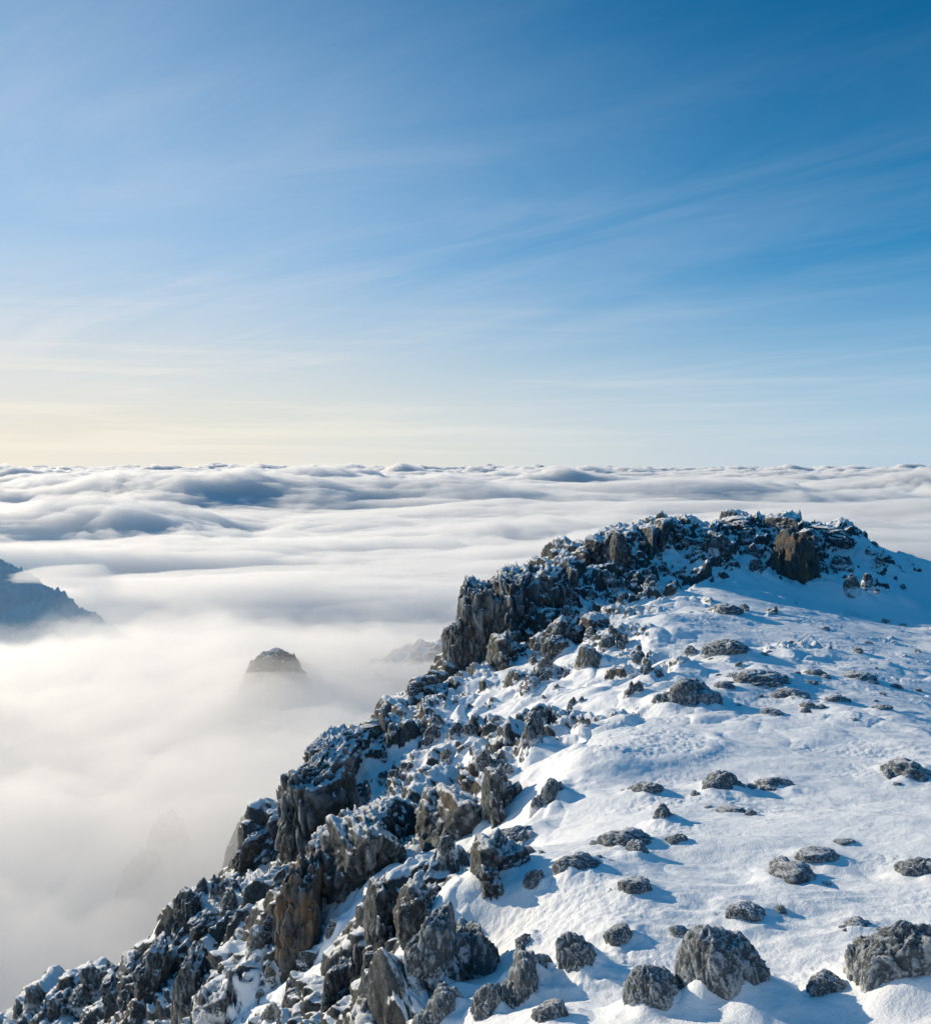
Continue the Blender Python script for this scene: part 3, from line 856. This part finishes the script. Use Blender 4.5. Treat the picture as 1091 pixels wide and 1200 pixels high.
# blue haze hanging in the far valley in front of the wooded mountain
th = np.linspace(-1.25, -.24, 160); yh = np.geomspace(620, 1330, 60)
T, Y = np.meshgrid(th, yh)
lift = sstep(-.24, -.40, T) * sstep(620, 760, Y) * sstep(1330, 1230, Y)
cloud_body('valley_haze', th, yh, -260 + 190 * lift + lift * 12 * fbm2(T * 9, Y / 120, 3), -262, make_cloud_mat('haze_vapour', .00035, .2, (.45, .75, 1.0)), label='blue haze in front of the far wooded mountain')

# a wisp of cloud spilling over the far mountain
x, y, z = world(84, 672, 1400)
co, tri = ICO[5]
p = co * (1 + .35 * fbm3(co * 1.7 + 5, 4)[:, None] + .12 * fbm3(co * 5, 3, .5, 'billow')[:, None]) * np.array([75, 90, 11])
p[:, 2] -= .0022 * np.clip(p[:, 0], 0, None) ** 2 * 4
link('cloud_cap', mesh_from('cloud_cap', p + np.array([x, y, z]), tri), make_cloud_mat('cap_vapour', .013, .35), kind='stuff', label='wisp of cloud spilling over the blue wooded mountain')

# ------------------------------------------------------------------ sky, sun, camera
SUN_EL, SUN_AZ = math.radians(17), math.radians(-57)      # azimuth from the view direction, negative to the left
w = bpy.data.worlds.new('World'); scene.world = w; w.use_nodes = True
t = NT(w.node_tree)
sky = t.n('ShaderNodeTexSky', sky_type='NISHITA')
sky.sun_disc = False; sky.sun_elevation = SUN_EL; sky.sun_rotation = SUN_AZ
sky.altitude = 3500; sky.air_density = 1.0; sky.dust_density = .6; sky.ozone_density = 2.5
tc = t.n('ShaderNodeTexCoord'); d = tc.outputs['Generated']
sp = t.n('ShaderNodeSeparateXYZ'); t.set(sp.inputs[0], d)
dz = t.math('MAXIMUM', sp.outputs['Z'], .015)
px = t.math('DIVIDE', sp.outputs['X'], t.math('ADD', dz, .06)); py = t.math('DIVIDE', sp.outputs['Y'], t.math('ADD', dz, .06))
cb = t.n('ShaderNodeCombineXYZ'); t.set(cb.inputs[0], px); t.set(cb.inputs[1], py)
mp = t.n('ShaderNodeMapping'); t.set(mp.inputs[0], cb.outputs[0]); mp.vector_type = 'TEXTURE'; mp.inputs['Rotation'].default_value = (0, 0, math.radians(138)); mp.inputs['Scale'].default_value = (2.6, .8, 1.0)
c1 = t.noise(mp.outputs[0], .8, 9, .62, 1.4)
c2 = t.noise(mp.outputs[0], .25, 3, .5, .3)
veil = t.math('MULTIPLY', t.ramp(c1, .34, .82), t.ramp(c2, .32, .66))
low = t.ramp(sp.outputs['Z'], .0, .46, 1.0, .12)
veil = t.math('MULTIPLY', veil, low)
hs = t.n('ShaderNodeHueSaturation'); hs.inputs['Hue'].default_value = .488; hs.inputs['Saturation'].default_value = 1.6; hs.inputs['Value'].default_value = 1.2
t.set(hs.inputs['Color'], sky.outputs[0])
flat = t.n('ShaderNodeVectorMath', operation='NORMALIZE')
fl = t.vscale(d, (1, 1, 0)); t.set(flat.inputs[0], fl)
dp = t.n('ShaderNodeVectorMath', operation='DOT_PRODUCT'); t.set(dp.inputs[0], flat.outputs[0]); dp.inputs[1].default_value = (math.sin(SUN_AZ), math.cos(SUN_AZ), 0)
sunward = t.ramp(dp.outputs['Value'], .05, .92)
haze_c = t.mix(sunward, rgb(4.6, 6.1, 7.5), rgb(9.4, 8.5, 6.7))
haze_hi = t.mix(sunward, rgb(.75, 3.3, 6.1), rgb(4.8, 6.4, 8.1))
z_ = sp.outputs['Z']
base = t.mix(t.math('MULTIPLY', t.ramp(z_, .02, t.math('ADD', .42, t.math('MULTIPLY', sunward, .30)), 1, 0), t.math('ADD', .34, t.math('MULTIPLY', sunward, .64))), hs.outputs[0], haze_hi)
base = t.mix(t.ramp(z_, -.03, .23, .94, 0), base, haze_c)
cirrus = t.mix(sunward, rgb(5.6, 6.5, 7.6), rgb(8.2, 8.1, 8.5))
colour = t.mix(t.math('MULTIPLY', veil, t.math('ADD', .32, t.math('MULTIPLY', sunward, .46))), base, cirrus)
sv = t.vscale(d, (1.3, 1.3, 30.0)); st_ = t.noise(sv, 1.6, 6, .58, .5)
lowband = t.math('MULTIPLY', t.ramp(st_, .45, .66), t.ramp(z_, .015, .20, 1, 0))
colour = t.mix(t.math('MULTIPLY', lowband, t.math('ADD', .16, t.math('MULTIPLY', sunward, .5))), colour, t.mix(sunward, rgb(6.6, 7.3, 7.8), rgb(9.6, 9.0, 7.6)))
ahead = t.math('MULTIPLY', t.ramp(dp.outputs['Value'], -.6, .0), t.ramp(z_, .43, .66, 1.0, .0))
colour = t.mix(ahead, rgb(.14, 1.55, 3.5), colour)          # unseen sky overhead and behind recoloured saturated blue, as added fill for the shadows
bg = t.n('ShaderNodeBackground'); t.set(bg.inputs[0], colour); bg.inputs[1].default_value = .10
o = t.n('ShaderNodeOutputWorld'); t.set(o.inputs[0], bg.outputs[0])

sun = bpy.data.lights.new('sun', 'SUN'); sun.energy = 5.0; sun.angle = math.radians(.5); sun.color = (1.0, .84, .62)
so = bpy.data.objects.new('sun', sun); COL.objects.link(so)
from mathutils import Vector
sd = Vector((math.sin(SUN_AZ) * math.cos(SUN_EL), math.cos(SUN_AZ) * math.cos(SUN_EL), math.sin(SUN_EL)))
so.rotation_euler = sd.to_track_quat('Z', 'Y').to_euler(); so.location = (-60, 40, 60)

cam = bpy.data.cameras.new('camera'); co_ = bpy.data.objects.new('camera', cam); COL.objects.link(co_)
co_.location = (0, 0, 0); co_.rotation_euler = (math.radians(90), 0, 0)
cam.sensor_fit = 'AUTO'; cam.sensor_width = 36; cam.lens = F_PX / 1200 * 36; cam.shift_y = -(600 - VH) / 1200
cam.clip_start = .5; cam.clip_end = 200000
scene.camera = co_

scene.render.engine = 'CYCLES'
cy = scene.cycles
cy.use_denoising = True
cy.max_bounces = 12; cy.diffuse_bounces = 3; cy.glossy_bounces = 2; cy.volume_bounces = 10; cy.transparent_max_bounces = 96
cy.use_adaptive_sampling = True; cy.adaptive_threshold = .02
scene.view_settings.view_transform = 'Standard'; scene.view_settings.look = 'None'; scene.view_settings.exposure = 0; scene.view_settings.gamma = 1
